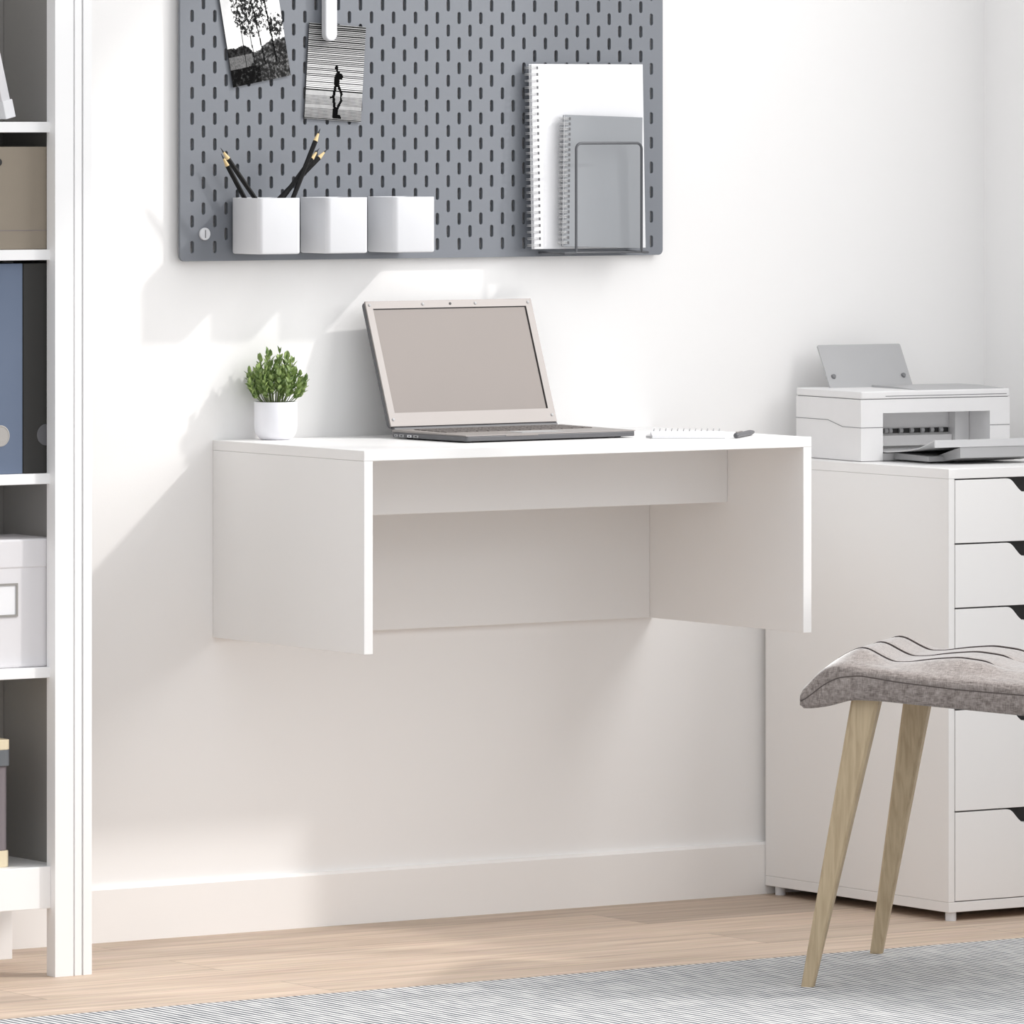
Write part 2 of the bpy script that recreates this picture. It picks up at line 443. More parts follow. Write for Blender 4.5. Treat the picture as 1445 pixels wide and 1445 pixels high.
# ------------------------------------------------------------------ two photo prints and the clip
def fbm(x, y, s, o=0):
    return noise.fractal(Vector((x*s+o, y*s-o, .37)), 1., 2., 5)
def smooth(a, b, x):
    u = max(0, min(1, (x-a)/(b-a))); return u*u*(3-2*u)
def trees(u, v):
    n = fbm(u, v, 9); n2 = fbm(u, v*1.3, 26, 4); n3 = fbm(u, v, 60, 9)
    sky = .93-.12*max(0, fbm(u, v, 3, 2))
    c = sky
    if v > .38:                                           # crowns
        for cx, cy, rx, ry in ((.48, .80, .32, .36), (.33, .66, .18, .12), (.78, .92, .20, .16), (.86, .52, .16, .12), (.40, .53, .14, .06)):
            d = 1-((u-cx)/rx)**2-((v-cy)/ry)**2
            if d > 0 and n2*.8+n3*.55+d*.45 > .20: c = .10+.30*max(0, n3+.25)
    hill = .40+.05*fbm(u, 0, 4, 1)-.12*smooth(.25, .5, u)+.10*smooth(.55, 1., u)
    if v < hill: c = .10+.14*max(0, n2+.4)
    shore = .24-.10*u+.03*n
    if v < .29 and u < .42 and v > .15+.06*u: c = .42+.10*n3
    ground = .14+.52*smooth(.18, .75, u)*.42+.02*n2
    if v < ground or (u > .40 and v < .29+.09*smooth(.42, .78, u)+.02*n2): c = .16+.42*max(0, n2*.7+n3*.6+.12)
    if v < .17 and u < .5: c = .07+.25*max(0, n2+n3*.6-.05)
    for tx, sl, wd in ((.60, -.13, .010), (.80, -.10, .012), (.43, -.04, .006), (.28, .0, .005)):
        if abs(u-(tx+sl*(v-.2))) < wd and v > .16 and v < .98: c = .05
    return c
def walker(u, v):
    def blob(cx, cy, rx, ry, vv): return ((u-cx)/rx)**2+((vv-cy)/ry)**2 < 1
    def seg(x0, y0, x1, y1, w, vv):
        dx, dy = (x1-x0), (y1-y0)*1.44; px, py = u-x0, (vv-y0)*1.44
        k = max(0, min(1, (px*dx+py*dy)/(dx*dx+dy*dy))); return (px-k*dx)**2+(py-k*dy)**2 < w*w
    def man(vv):
        return (blob(.52, .548, .030, .024, vv) or seg(.53, .52, .545, .50, .016, vv) or blob(.555, .465, .045, .05, vv) or blob(.60, .46, .04, .032, vv)
                or seg(.54, .46, .535, .38, .046, vv) or seg(.53, .40, .49, .245, .024, vv) or seg(.55, .39, .63, .28, .022, vv) or seg(.63, .28, .62, .24, .014, vv) or seg(.49, .245, .44, .235, .014, vv))
    if man(v) or (v < .25 and man(.49-v*1.0 if v > .02 else -1)): return .02
    hz = .305
    if abs(v-hz) < .005: return .04
    if v > hz:
        k = (v-hz)/(1-hz); f = (k*34) % 1.
        return .05 if f < .36+.30*k*k else .90-.2*k
    k = (hz-v)/hz; f = (k*21) % 1.
    return .06+.3*(1-k) if f < .12+.45*k*k else .74-.12*k+.05*fbm(u, v, 12)

def photo(name, label, corner, wdt, hgt, ang, fn, nu, nv, m, y):
    """thin card: corner is its lower left corner, ang its turn on the board"""
    t = thing(name, label, 'photograph', (corner[0], y, corner[1]))
    rot = Matrix.Translation((corner[0], y, corner[1])) @ Matrix.Rotation(ang, 4, 'Y')
    bm = bmesh.new(); box(bm, 0, wdt, 0, .0008, 0, hgt, rot)
    obj('card', bm, M['black'], t, world=True)
    bm = bmesh.new(); cl = bm.loops.layers.float_color.new('print')
    g = [[bm.verts.new(rot @ Vector((wdt*i/nu, -.0002, hgt*j/nv))) for i in range(nu+1)] for j in range(nv+1)]
    for j in range(nv):
        for i in range(nu):
            f = bm.faces.new((g[j][i], g[j][i+1], g[j+1][i+1], g[j+1][i]))
            c = fn((i+.5)/nu, (j+.5)/nv); c = max(0, min(1, c))**2.2
            for l in f.loops: l[cl] = (c, c, c, 1)
    obj('printed_picture', bm, m, t, world=True)
photo('photograph', 'tilted black and white photograph of trees by water on the pegboard', (.0160, 1.2847), .1045, .156, -math.radians(10.5), trees, 92, 138, M['print1'], -.0335)
photo('photograph', 'photograph of a walking silhouette over black and white stripes', (.1432, 1.2380), .1030, .1465, math.radians(3.6), walker, 84, 210, M['print2'], -.0335)

bm = bmesh.new()
prof = rrect(.1731, .1945, 1.3560, 1.58, .0106, 8)
prism(bm, prof, 1, -.0475, -.0345)
cl_ = obj('hanging_clip', bm, M['cup'], None, bevel=.003, seg=3)
tag(cl_, 'white rounded clip hanging over the striped photograph', 'clip')

# ------------------------------------------------------------------ notebooks in the wire holder
def notebook(label, org, wdt, hgt, th, rx, ry, cover, ncoil, rcoil, group=None):
    """page block stands on its lower edge; local x right, z up, front faces -y"""
    t = thing('spiral_notebook', label, 'notebook', org)
    mt = Matrix.Translation(org) @ Matrix.Rotation(ry, 4, 'Y') @ Matrix.Rotation(rx, 4, 'X')
    def B(nm, m, *b):
        bm = BOX(*b, mtx=mt); return obj(nm, bm, m, t, world=True, bevel=.0004)
    B('pages', M['paper'], .001, wdt-.001, -th+.0011, -.0011, .001, hgt-.001)
    B('cover', cover, 0, wdt, -th, -th+.001, 0, hgt)
    B('cover', cover, 0, wdt, -.001, 0, 0, hgt)
    bm = bmesh.new()
    for k in range(ncoil):
        z = .006+(hgt-.012)*k/(ncoil-1)
        for dz in (-.0011, .0011):
            pts = [mt @ Vector((.0005+rcoil*math.cos(a), -th/2+rcoil*.85*math.sin(a), z+dz)) for a in [2*PI*i/14 for i in range(14)]]
            tube(bm, pts, .00055, 5, closed=True)
    obj('spiral_binding', bm, M['wire'], t, world=True, smooth=True)
    bm = bmesh.new()
    for k in range(ncoil):
        z = .006+(hgt-.012)*k/(ncoil-1)
        box(bm, rcoil+.0012-.0016, rcoil+.0012+.0016, -th-.0003, -th+.0004, z-.0022, z+.0022, mt)
    obj('punched_hole', bm, M['darkgrey'], t, world=True)
notebook('white spiral notebook standing behind the grey notebook in the holder', (.5525, -.0480, 1.0335), .2115, .2885, .008, -math.radians(1.6), 0, M['paper'], 28, .0095)
notebook('smaller grey spiral notebook standing in front of the white notebook', (.5975, -.0640, 1.0375), .1470, 0.2055, .007, -math.radians(1.2), math.radians(1.7), M['notegrey'], 25, .0075)

t = thing('wire_holder', 'dark grey wire holder in front of the grey notebook', 'holder', (.668, -.09, 1.03))
bm = bmesh.new()
yw = -.094; r = .009
x0, x1, zb, zt = .6055, .7295, 1.0275, 1.1985
def arc(cx, cz, a0, a1, rr=r): return [(cx+rr*math.cos(math.radians(a0+(a1-a0)*i/5)), yw, cz+rr*math.sin(math.radians(a0+(a1-a0)*i/5))) for i in range(6)]
pts = [(x0-.026, -.0302, zb), (x0-.026, yw+.006, zb), (x0-.022, yw, zb)] + [(x0-.005, yw, zb), (x0-.001, yw, zb+.001), (x0, yw, zb+.005)]
pts += [(x0, yw, zt-r)]+arc(x0+r, zt-r, 180, 90)+arc(x1-r, zt-r, 90, 0)
pts += [(x1, yw, zb+.005), (x1+.001, yw, zb+.001), (x1+.005, yw, zb), (x1+.012, yw, zb), (x1+.016, yw+.006, zb), (x1+.016, -.0302, zb)]
tube(bm, pts, .0021, 8)
obj('wire_frame', bm, M['holder'], t, world=True, smooth=True)
bm = bmesh.new()
for yy in (-.084, -.066, -.048): tube(bm, [(x0-.026, yy, zb+.0005), (x1+.016, yy, zb+.0005)], .0014, 8)
obj('cross_wire', bm, M['holder'], t, world=True, smooth=True)

# the board hangs close to the wall: bring it and all that it carries back
for o in list(COL.objects):
    if o.parent is None and o.name.split('.')[0] in ('pegboard', 'pencil_cup', 'pencil', 'photograph', 'hanging_clip', 'spiral_notebook', 'wire_holder'):
        o.location = Vector(o.location)+Vector((.0101, .0160, .0006))

# ------------------------------------------------------------------ laptop
LW, LD = .322, .192
lt = thing('laptop', 'open silver laptop with blank grey screen on the white desk', 'laptop', (.2505, -.1130, T), math.radians(2.5))
# local: x right from the back-left corner, y 0 at the hinge and negative toward the front
bm = bmesh.new()
prism(bm, rrect(0, LW, -LD, 0, .006), 2, .0022, .0098); obj('lower_case', bm, M['darkgrey'], lt, bevel=.001)
bm = bmesh.new()
prism(bm, [(0, .0099), (-LD+.001, .0099), (-LD, .0104), (-LD+.001, .0114), (-.004, .0138), (0, .0132)], 0, .0003, LW-.0003)
obj('palm_rest', bm, M['silver'], lt, bevel=.0008)
bm = bmesh.new()
for j in range(5):
    for i in range(14):
        xa = .022+i*.0200; ya = -.028-j*.0172
        z = .0138+(ya+.004)*.0145
        box(bm, xa, xa+.0175, ya-.0145, ya, z-.0015, z+.0012)
obj('keyboard', bm, M['keys'], lt, bevel=.0006, seg=1)
obj('touchpad', BOX(.120, .200, -.172, -.128, .0112, .0124), M['printergrey'], lt)
obj('front_latch', BOX(.075, .135, -LD-.0006, -LD+.004, .0086, .0101), M['silver'], lt)
for x in (.02, LW-.02):
    for y in (-.02, -LD+.02):
        bm = bmesh.new(); lathe(bm, [(.005, 0), (.005, .0024)], 16, Matrix.Translation((x, y, 0)))
        obj('rubber_foot', bm, M['black'], lt)
for y0, y1, m_ in ((-.016, -.008, 'printergrey'), (-.032, -.021, 'printergrey'), (-.052, -.042, 'cup'), (-.070, -.058, 'printergrey')):
    p = obj('port', BOX(-.0006, .002, y0, y1, .0034, .0070), M[m_], lt)
    obj('port_opening', BOX(-.0009, .001, y0+.003, y1-.003, .0043, .0061), M['black'], p)
bm = bmesh.new()
lathe(bm, [(.0048, 0), (.0048, LW-.012)], 16, Matrix.Translation((.006, .0045, .0125)) @ Matrix.Rotation(PI/2, 4, 'Y'))
obj('hinge', bm, M['darkgrey'], lt, smooth=True)
# the lid leans back 20 degrees from upright
tilt = math.radians(20.0); LH = .2065
lm = Matrix.Translation((0, .0045, .0125)) @ Matrix.Rotation(-tilt, 4, 'X')
bm = bmesh.new()
pr_ = rrect(0, LW-.005, .004, LH, .006)
vs = prism(bm, pr_, 1, -.001, .0062); bm.transform(lm)
lid = obj('lid', bm, M['darkgrey'], lt, bevel=.0012)
bm = bmesh.new()                                           # silver bezel ring
sx0, sx1, sz0, sz1 = .0125, LW-.0175, .026, LH-.0125
for b in ((0.0005, sx0, .0045, LH-.0005), (sx1, LW-.0055, .0045, LH-.0005), (sx0, sx1, .0045, sz0), (sx0, sx1, sz1, LH-.0005)):
    box(bm, b[0], b[1], -.0042, -.0011, b[2], b[3], lm)
bez = obj('bezel', bm, M['silver'], lid)
obj('display', BOX(sx0, sx1, -.0019, -.0011, sz0, sz1, mtx=lm), M['screen'], lid)
bm = bmesh.new()
for q in ((sx0, sx1, sz1-.0011, sz1), (sx1-.0013, sx1, sz0, sz1-.0012)): box(bm, q[0], q[1], -.0026, -.0019, q[2], q[3], lm)
obj('display_gasket', bm, M['black'], lid)
for x, z in ((.0075, LH-.0065), (.0075, .0155), (LW-.0125, LH-.0065), (LW-.0125, .0155), (.108, LH-.0065), (.208, LH-.0065)):
    bm = bmesh.new(); lathe(bm, [(.0023, 0), (.0023, .0008), (.0015, .0011)], 14, lm @ axis_mtx((x, -.0042, z), (0, -1, 0)))
    obj('screw_cover', bm, M['printergrey'], lid, smooth=True)
bm = bmesh.new(); lathe(bm, [(.0021, 0), (.0019, .0009)], 14, lm @ axis_mtx((.160, -.0042, LH-.0065), (0, -1, 0)))
obj('webcam', bm, M['black'], lid)

# ------------------------------------------------------------------ potted plant
px, py = .0848, -.0445
pl = thing('potted_plant', 'small leafy green plant in a white pot on the desk', 'potted plant', (px, py, T))
bm = bmesh.new()
lathe(bm, [(.0195, 0), (.0225, .0006), (.0275, .0045), (.0312, .0105), (.0326, .018), (.0328, .0568), (.0322, .0578), (.0308, .0576), (.0304, .0565), (.0304, .048)], 56)
obj('pot', bm, M['pot'], pl, smooth=True)
bm = bmesh.new(); lathe(bm, [(.0300, .047), (.0300, .0545), (.012, .0568)], 40)
obj('soil', bm, M['soil'], pl, smooth=True)
fb, sb = bmesh.new(), bmesh.new()
def leaf(p, d, n, ln, wd):
    d = d.normalized(); s = d.cross(n)
    if s.length < 1e-4: s = d.orthogonal()
    s.normalize(); n = s.cross(d)
    pts = [p, p+d*ln*.35+s*wd-n*.0*ln+n*wd*.25, p+d*ln*.72+s*wd*.72+n*wd*.2, p+d*ln-n*wd*.2, p+d*ln*.72-s*wd*.72+n*wd*.2, p+d*ln*.35-s*wd+n*wd*.25, p+d*ln*.5-n*wd*.12]
    v = [fb.verts.new(q) for q in pts]
    for a, b in ((0, 1), (1, 2), (2, 3), (3, 4), (4, 5), (5, 0)): fb.faces.new((v[a], v[b], v[6]))
rnd = random.Random(21)
ns = 40
for k in range(ns):
    f = math.sqrt((k+.5)/ns); ang = k*2.399963
    lean = f*.80
    top = Vector((.047*f*math.cos(ang)*1.02, .040*f*math.sin(ang), .128-.040*f**1.7+rnd.uniform(-.014, .008)))
    base = Vector((.020*f*math.cos(ang), .020*f*math.sin(ang), .053))
    mid = base.lerp(top, .5)+Vector((.010*f*math.cos(ang), .010*f*math.sin(ang), -.003))
    pts = [base.lerp(mid, i/4).lerp(mid.lerp(top, i/4), i/4) for i in range(5)]
    tube(sb, pts, .0007, 5)
    npair = 7
    for i in range(1, npair+1):
        u = .26+.74*i/npair
        p = base.lerp(mid, u).lerp(mid.lerp(top, u), u)
        tg = (mid.lerp(top, u)-base.lerp(mid, u)).normalized()
        a2 = i*PI/2+ang
        for sgn in (1, -1):
            side = Vector((math.cos(a2)*sgn, math.sin(a2)*sgn, 0))
            dd = tg*1.0+side*(.62 if i < npair else .2)+Vector((rnd.uniform(-.2, .2), rnd.uniform(-.2, .2), rnd.uniform(-.15, .2)))
            nn = (side*-.7+tg).normalized()
            leaf(p, dd, nn, rnd.uniform(.0105, .0160), rnd.uniform(.0026, .0037))
obj('foliage', fb, M['leaf'], pl, smooth=True, ang=180); obj('stems', sb, M['stem'], pl, smooth=True)

# ------------------------------------------------------------------ notepad and pen on the desk
PA = -math.radians(33.9)
nt_ = thing('notepad', 'small white wire-bound notepad lying open on the desk', 'notepad', (.578, -.338, T), PA)
bm = BOX(0, .111, 0, .150, .0004, .0050)
obj('sheets', bm, M['paper'], nt_, bevel=.0005)
obj('backing_card', BOX(-.0003, .1113, -.0005, .1500, 0, .0006), M['printergrey'], nt_)
bm = bmesh.new()
for k in range(12):
    xk = .005+.101*k/11
    pts = [Vector((xk+.0012*math.sin(a), .1485+.0042*math.cos(a), .0045+.0042*math.sin(a))) for a in [2*PI*i/14 for i in range(14)]]
    tube(bm, pts, .00085, 6, closed=True)
obj('wire_binding', bm, M['printergrey'], nt_, smooth=True)
bm = bmesh.new(); prism(bm, [(-.0095, .008), (0, .0), (0, .016)], 2, .0008, .0042)
obj('page_marker', bm, M['printergrey'], nt_)
a0 = Vector((.686, -.406, T+.0044)); a1 = Vector((.786, -.315, T+.0044))
pn = thing('pen', 'grey pen lying beside the notepad near the desk edge', 'pen', a0)
mt = axis_mtx(a0, a1-a0); Lp = (a1-a0).length
bm = bmesh.new(); lathe(bm, [(.0025, 0), (.0042, .002), (.0042, Lp*.62)], 14, mt); obj('barrel', bm, M['darkgrey'], pn, world=True, smooth=True)
bm = bmesh.new(); lathe(bm, [(.0043, Lp*.62+.0001), (.0043, Lp-.03), (.0026, Lp-.008), (.0008, Lp)], 14, mt); obj('grip', bm, M['darkgrey'], pn, world=True, smooth=True)
bm = bmesh.new(); box(bm, -.0012, .0012, .0043, .0055, .004, .045, mt); obj('pocket_clip', bm, M['silver'], pn, world=True)

# ------------------------------------------------------------------ drawer cabinet
CX, CW, CD, CZ0, CZ1 = 1.0255, .40, .4952, .0139, .6977
cb = thing('drawer_cabinet', 'white five drawer cabinet standing in the corner of the room', 'cabinet', (CX+CW/2, -CD/2, 0))
yb = -.0135
part('top_board', M['white'], cb, CX, CX+CW, -CD, yb, CZ1-.0155, CZ1)
part('bottom_board', M['white'], cb, CX, CX+CW, -CD, yb, CZ0, CZ0+.0155)
part('side_panel', M['white'], cb, CX, CX+.0115, -CD, yb, CZ0+.0157, CZ1-.0157)
part('side_panel', M['white'], cb, CX+CW-.0115, CX+CW, -CD, yb, CZ0+.0157, CZ1-.0157)
part('back_panel', M['white'], cb, CX+.012, CX+CW-.012, yb-.006, yb, CZ0+.016, CZ1-.016)
dx0, dx1 = CX+.0130, CX+CW-.0130
zs = [.6812, .5815, .4821, .3258, .1685, .0297]
for k in range(5):
    zt, zb_ = zs[k]-.0012, zs[k+1]+.0012
    prof = [(dx0, zb_), (dx1, zb_), (dx1, zt)]
    cxm = (dx0+dx1)/2
    half = [(-.085+0, 0), (-.080, -.0012), (-.0755, -.0042), (-.064, -.0162), (-.0585, -.0205), (-.0525, -.0218)]
    prof += [(cxm-q[0], zt+q[1]) for q in half] + [(cxm+q[0], zt+q[1]) for q in half[::-1]] + [(dx0, zt)]
    bm = bmesh.new(); prism(bm, prof, 1, -CD, -CD+.0155)
    d = obj('drawer', bm, M['white'], cb, world=True, bevel=.0005)
    bm = BOX(dx0+.004, dx1-.004, -CD+.016, -.05, zb_+.012, zt-.0235)
    obj('drawer_box', bm, M['white'], d, world=True)
    obj('grip_recess', BOX(cxm-.088, cxm+.088, -CD+.017, -CD+.020, zt-.0233, zt+.0006), M['black'], d, world=True)
for x in (CX+.0135, CX+CW-.0135):
    for y in (-.036, -CD+.0125):
        bm = bmesh.new(); lathe(bm, [(.0085, 0), (.0085, CZ0-.0001)], 24, Matrix.Translation((x, y, 0)))
        obj('foot', bm, M['cup'], cb, world=True, smooth=True)

# ------------------------------------------------------------------ printer on the cabinet
PW, PD, PH = .277, .197, .1105
pr = thing('printer', 'light grey inkjet printer standing on the drawer cabinet', 'printer', (1.0469, -.2401, CZ1), -math.radians(5))
# local: x right, y back from the front face, z up
ox0, ox1, oz1, od = .0405, .240, .0760, .080
lz = .0975                                                 # seam under the scanner lid
bm = bmesh.new()
box(bm, 0, ox0, 0, PD, 0.001, lz); box(bm, ox1, PW, 0, PD, .001, lz)
box(bm, ox0, ox1, 0, PD, oz1, lz); box(bm, ox0, ox1, od, PD, .001, oz1)
bmesh.ops.remove_doubles(bm, verts=bm.verts, dist=1e-5)
body = obj('body', bm, M['printer'], pr)
e = .0001                                                  # stepped seam line on the side and front
for ln in ([(-e, PD, .063), (-e, .100, .063), (-e, .055, .0535), (-e, -e, .0535), (ox0, -e, .0535)], [(ox1, -e, .0535), (PW, -e, .0535)]):
    bm = bmesh.new(); tube(bm, ln, .0006, 4); obj('case_seam', bm, M['printerdark'], body)
obj('output_recess_floor', BOX(ox0+.0005, ox1-.0005, .004, od-.0005, .001, .0125), M['printer'], body)
obj('roller_slot', BOX(ox0+.001, ox1-.030, od-.004, od-.0005, .0400, .0475), M['black'], body)
bm = bmesh.new()
for x in (.050, .075, .092, .100, .120, .140, .160, .178, .195):
    lathe(bm, [(.0042, -.003), (.0042, .003)], 14, Matrix.Translation((x, od-.0045, .0440)) @ Matrix.Rotation(PI/2, 4, 'Y'))
obj('roller', bm, M['printergrey'], body, smooth=True)
obj('deflector', BOX(ox0+.001, ox1-.028, od-.012, od-.0005, .0200, .0370), M['printer'], body, bevel=.001)
obj('inner_cheek', BOX(ox1-.027, ox1-.0005, od-.020, od-.0005, .0130, oz1-.0005), M['printer'], body, bevel=.001)
bm = bmesh.new()
prism(bm, rrect(-.0005, PW+.0005, -.0006, PD, .004), 2, lz+.0010, PH)
lidp = obj('scanner_lid', bm, M['printer'], pr, bevel=.002, seg=3)
obj('lid_gasket', BOX(.002, PW-.002, .002, PD-.002, lz, lz+.0010), M['printerdark'], pr)
obj('lid_front_groove', BOX(.045, PW-.006, -.0009, .002, lz+.0045, lz+.0055), M['printerdark'], lidp)
bm = bmesh.new(); prism(bm, [(.012, PH-.0005), (.150, PH-.0005), (.150, PH+.0032), (.085, PH+.0036), (.012, PH+.0004)], 0, .112, PW-.004)
obj('control_panel', bm, M['printergrey'], pr)
bm = bmesh.new()
pmx = Matrix.Translation((.040, .158, PH)) @ Matrix.Rotation(-math.radians(31), 4, 'X')
prism(bm, rrect(0, .1555, 0, .0785, .003), 1, 0, .0035); bm.transform(pmx)
ps = obj('paper_support', bm, M['printergrey'], pr, bevel=.0008)
for x in (.012, .143):
    bm = bmesh.new(); lathe(bm, [(.0042, 0), (.0034, .003)], 16, pmx @ axis_mtx((x, 0, .020), (0, -1, 0))); obj('paper_guide', bm, M['printerdark'], ps, smooth=True)
# output tray with a rising stop, pulled out over the cabinet top
obj('tray_gap', BOX(ox0+.0005, ox1-.02, .0, od, .0003, .0009), M['black'], pr)
bm = bmesh.new()
prism(bm, [(.003, .003), (-.100, .003), (-.100, .0115), (.003, .0135)], 0, .062, .222)
obj('output_tray', bm, M['printergrey'], pr, bevel=.001)
bm = bmesh.new()
crv = [(.070, .0150), (.030, .0140), (-.010, .0145), (-.045, .0170), (-.080, .0205), (-.105, .0245), (-.128, .0310), (-.148, .0375)]
up_ = [(y, z+.0012) for y, z in crv]
prism(bm, crv+up_[::-1], 0, ox0+.002, ox1-.004)
box(bm, ox0+.002, ox1-.004, -.1505, -.148, .0275, .0392)
obj('paper_catcher', bm, M['catcher'], pr)
bm = bmesh.new(); prism(bm, [(-.085, .012), (-.149, .0272), (-.149, .0105), (-.100, .0035)], 0, .090, ox1-.006)
obj('catcher_bracket', bm, M['printergrey'], pr)

# ------------------------------------------------------------------ upholstered stool
MX, MY = .4795, -.96
st = thing('stool', 'grey tufted fabric stool with pale wooden legs standing on the rug', 'stool', (MX, MY, .008), math.atan2(-.7656, .6434))
# local: x along the seat away from the left end, y across toward the back, z above the rug
ZR = .008
def lerp_tab(tab, s):
    if s <= tab[0][0]: return tab[0][1]
    for (a, va), (b, vb) in zip(tab, tab[1:]):
        if s <= b:
            k = (s-a)/(b-a); return va+(vb-va)*k
    return tab[-1][1]
def sm(tab, s, h=.010):
    return sum(lerp_tab(tab, s+h*q)*w for q, w in ((-1, 1), (-.5, 2), (0, 3), (.5, 2), (1, 1)))/9
S0, S1, HW = -.0125, .4215, .207
low = [(-.02, .4010), (.0005, .4010), (.027, .4055), (.060, .4150), (.101, .4142), (.163, .4093), (.306, .3985), (.37, .3950), (.43, .3860)]
pip = [(-.02, .4080), (-.005, .4145), (.024, .4370), (.0445, .4470), (.0755, .4500), (.132, .4417), (.214, .4334), (.306, .4275), (.37, .4240), (.40, .4140), (.43, .3930)]
edg = [(-.02, .4240), (-.009, .4315), (.003, .4469), (.024, .4624), (.0445, .4669), (.1116, .4593), (.163, .4534), (.265, .4456), (.311, .4426), (.37, .4390), (.405, .4250), (.43, .4000)]
crn = [(-.02, .4300), (.0, .4500), (.030, .4720), (.0535, .4848), (.066, .4833), (.0805, .4750), (.1012, .4650), (.130, .4655), (.164, .4700), (.1995, .4728), (.2356, .4685), (.2675, .4580), (.295, .4560), (.345, .4600), (.38, .4480), (.41, .4280), (.43, .4020)]
def seat_top(s, tt):
    """height of the cushion top at length s and width tt (-1..1)"""
    a = abs(tt)
    base = sm(edg, s); c = sm(crn, s)
    k = 1-smooth(.62, 1.0, a)
    z = base+(c-base)*k
    q = abs(((tt*HW/.1165)+.5) % 1-.5)                    # 0 on a seam line
    if a < .75: z += .0024*(min(1, q/.20)**.5-1)*smooth(0, .05, s)
    if a > .90: z -= .007*(1-math.sqrt(max(0, 1-((a-.90)/.10)**2)))
    return z
ns_, nt2 = 110, 120
bm = bmesh.new()
grid = []
for i in range(ns_+1):
    k = i/ns_; s = S0+(S1-S0)*k
    row = []
    for j in range(nt2+1):
        tt = -1+2*j/nt2
        tt = .5*tt+.5*math.sin(PI/2*tt)
        rnd_end = 1-.035*(1-smooth(0, .05, s-S0))-.035*(1-smooth(0, .05, S1-s))
        row.append(bm.verts.new((s, tt*HW*rnd_end*.985, seat_top(s, tt)-ZR)))
    grid.append(row)
for i in range(ns_):
    for j in range(nt2): bm.faces.new((grid[i][j], grid[i][j+1], grid[i+1][j+1], grid[i+1][j]))
# side band and underside following the rim
rim = [grid[i][0] for i in range(ns_+1)]+[grid[ns_][j] for j in range(1, nt2+1)]+[grid[i][nt2] for i in range(ns_-1, -1, -1)]+[grid[0][j] for j in range(nt2-1, 0, -1)]
prev = rim
def shell(fz, ox):
    out = []
    for v in rim:
        s, y = v.co.x, v.co.y
        cx_, cy_ = (S0+S1)/2, 0
        out.append(bm.verts.new((cx_+(s-cx_)*(1+ox), y*(1+ox), fz(s)-ZR)))
    return out
pipe_line = None
for fz, ox in ((lambda s: sm(edg, s)*.40+sm(pip, s)*.60, .0110), (lambda s: sm(pip, s)+.0012, .0125), (lambda s: sm(pip, s), .0095), (lambda s: sm(pip, s)-.0012, .012), (lambda s: sm(pip, s)*.45+sm(low, s)*.55, .012), (lambda s: sm(low, s)+.004, .006), (lambda s: sm(low, s), -.010)):
    cur = shell(fz, ox)
    if ox == .0095: pipe_line = [v.co.copy() for v in cur]
    for i in range(len(rim)):
        j = (i+1) % len(rim); bm.faces.new((prev[i], prev[j], cur[j], cur[i]))
    prev = cur
n_ = len(rim)
# underside: bridge the two long sides
A = prev[:ns_+1]; Bk = prev[ns_+nt2:2*ns_+nt2+1][::-1]
for i in range(ns_): bm.faces.new((A[i], A[i+1], Bk[i+1], Bk[i]))
bm.faces.new(prev[ns_:ns_+nt2+1]); bm.faces.new([prev[0]]+prev[2*ns_+nt2:][::1])
seat = obj('seat_cushion', bm, M['fabric'], st, smooth=True, ang=180)
bm = bmesh.new(); tube(bm, pipe_line, .0010, 6, closed=True)
obj('piping', bm, M['piping'], seat, smooth=True)['label'] = 'dark piping around the cushion side'
for tt in (-.1165, 0, .1165):
    bm = bmesh.new()
    pts = []
    for i in range(70):
        s = .012+(.40-.012)*i/69; pts.append((s, tt, seat_top(s, tt/HW)-ZR-.0012+.0026*smooth(.4625, .4675, sm(crn, s))))
    tube(bm, pts, .0016, 6)
    obj('tuft_seam', bm, M['seam'], seat, smooth=True)
def leg(fx, fy, tx, ty, ztop):
    """tapered squared leg from foot (fx, fy) up to (tx, ty)"""
    bm = bmesh.new(); rings = []
    for k in range(7):
        u = k/6; w = .0088+(.0205-.0088)*u; d = .0080+(.0150-.0080)*u; c = .22
        cx_, cy_, z = fx+(tx-fx)*u, fy+(ty-fy)*u, ztop*u
        rings.append([bm.verts.new((cx_+a*w, cy_+b*d, z)) for a, b in ((1, 1-c*1.4), (1-c, 1), (-1+c, 1), (-1, 1-c*1.4), (-1, -1+c*1.4), (-1+c, -1), (1-c, -1), (1, -1+c*1.4))])
    for a, b in zip(rings, rings[1:]):
        for i in range(8): bm.faces.new((a[i], a[(i+1) % 8], b[(i+1) % 8], b[i]))
    bm.faces.new(rings[0][::-1]); bm.faces.new(rings[-1])
    return bm
FY = .2125
for fx, fy, tx, ty in ((.0, -FY, .077, -.172), (.0, FY, .077, .172), (.4075, -FY, .333, -.172), (.4075, FY, .333, .172)):
    zt_ = sm(low, tx)-ZR+.002
    obj('leg', leg(fx, fy, tx, ty, zt_), M['leg'], st, smooth=True, ang=15)

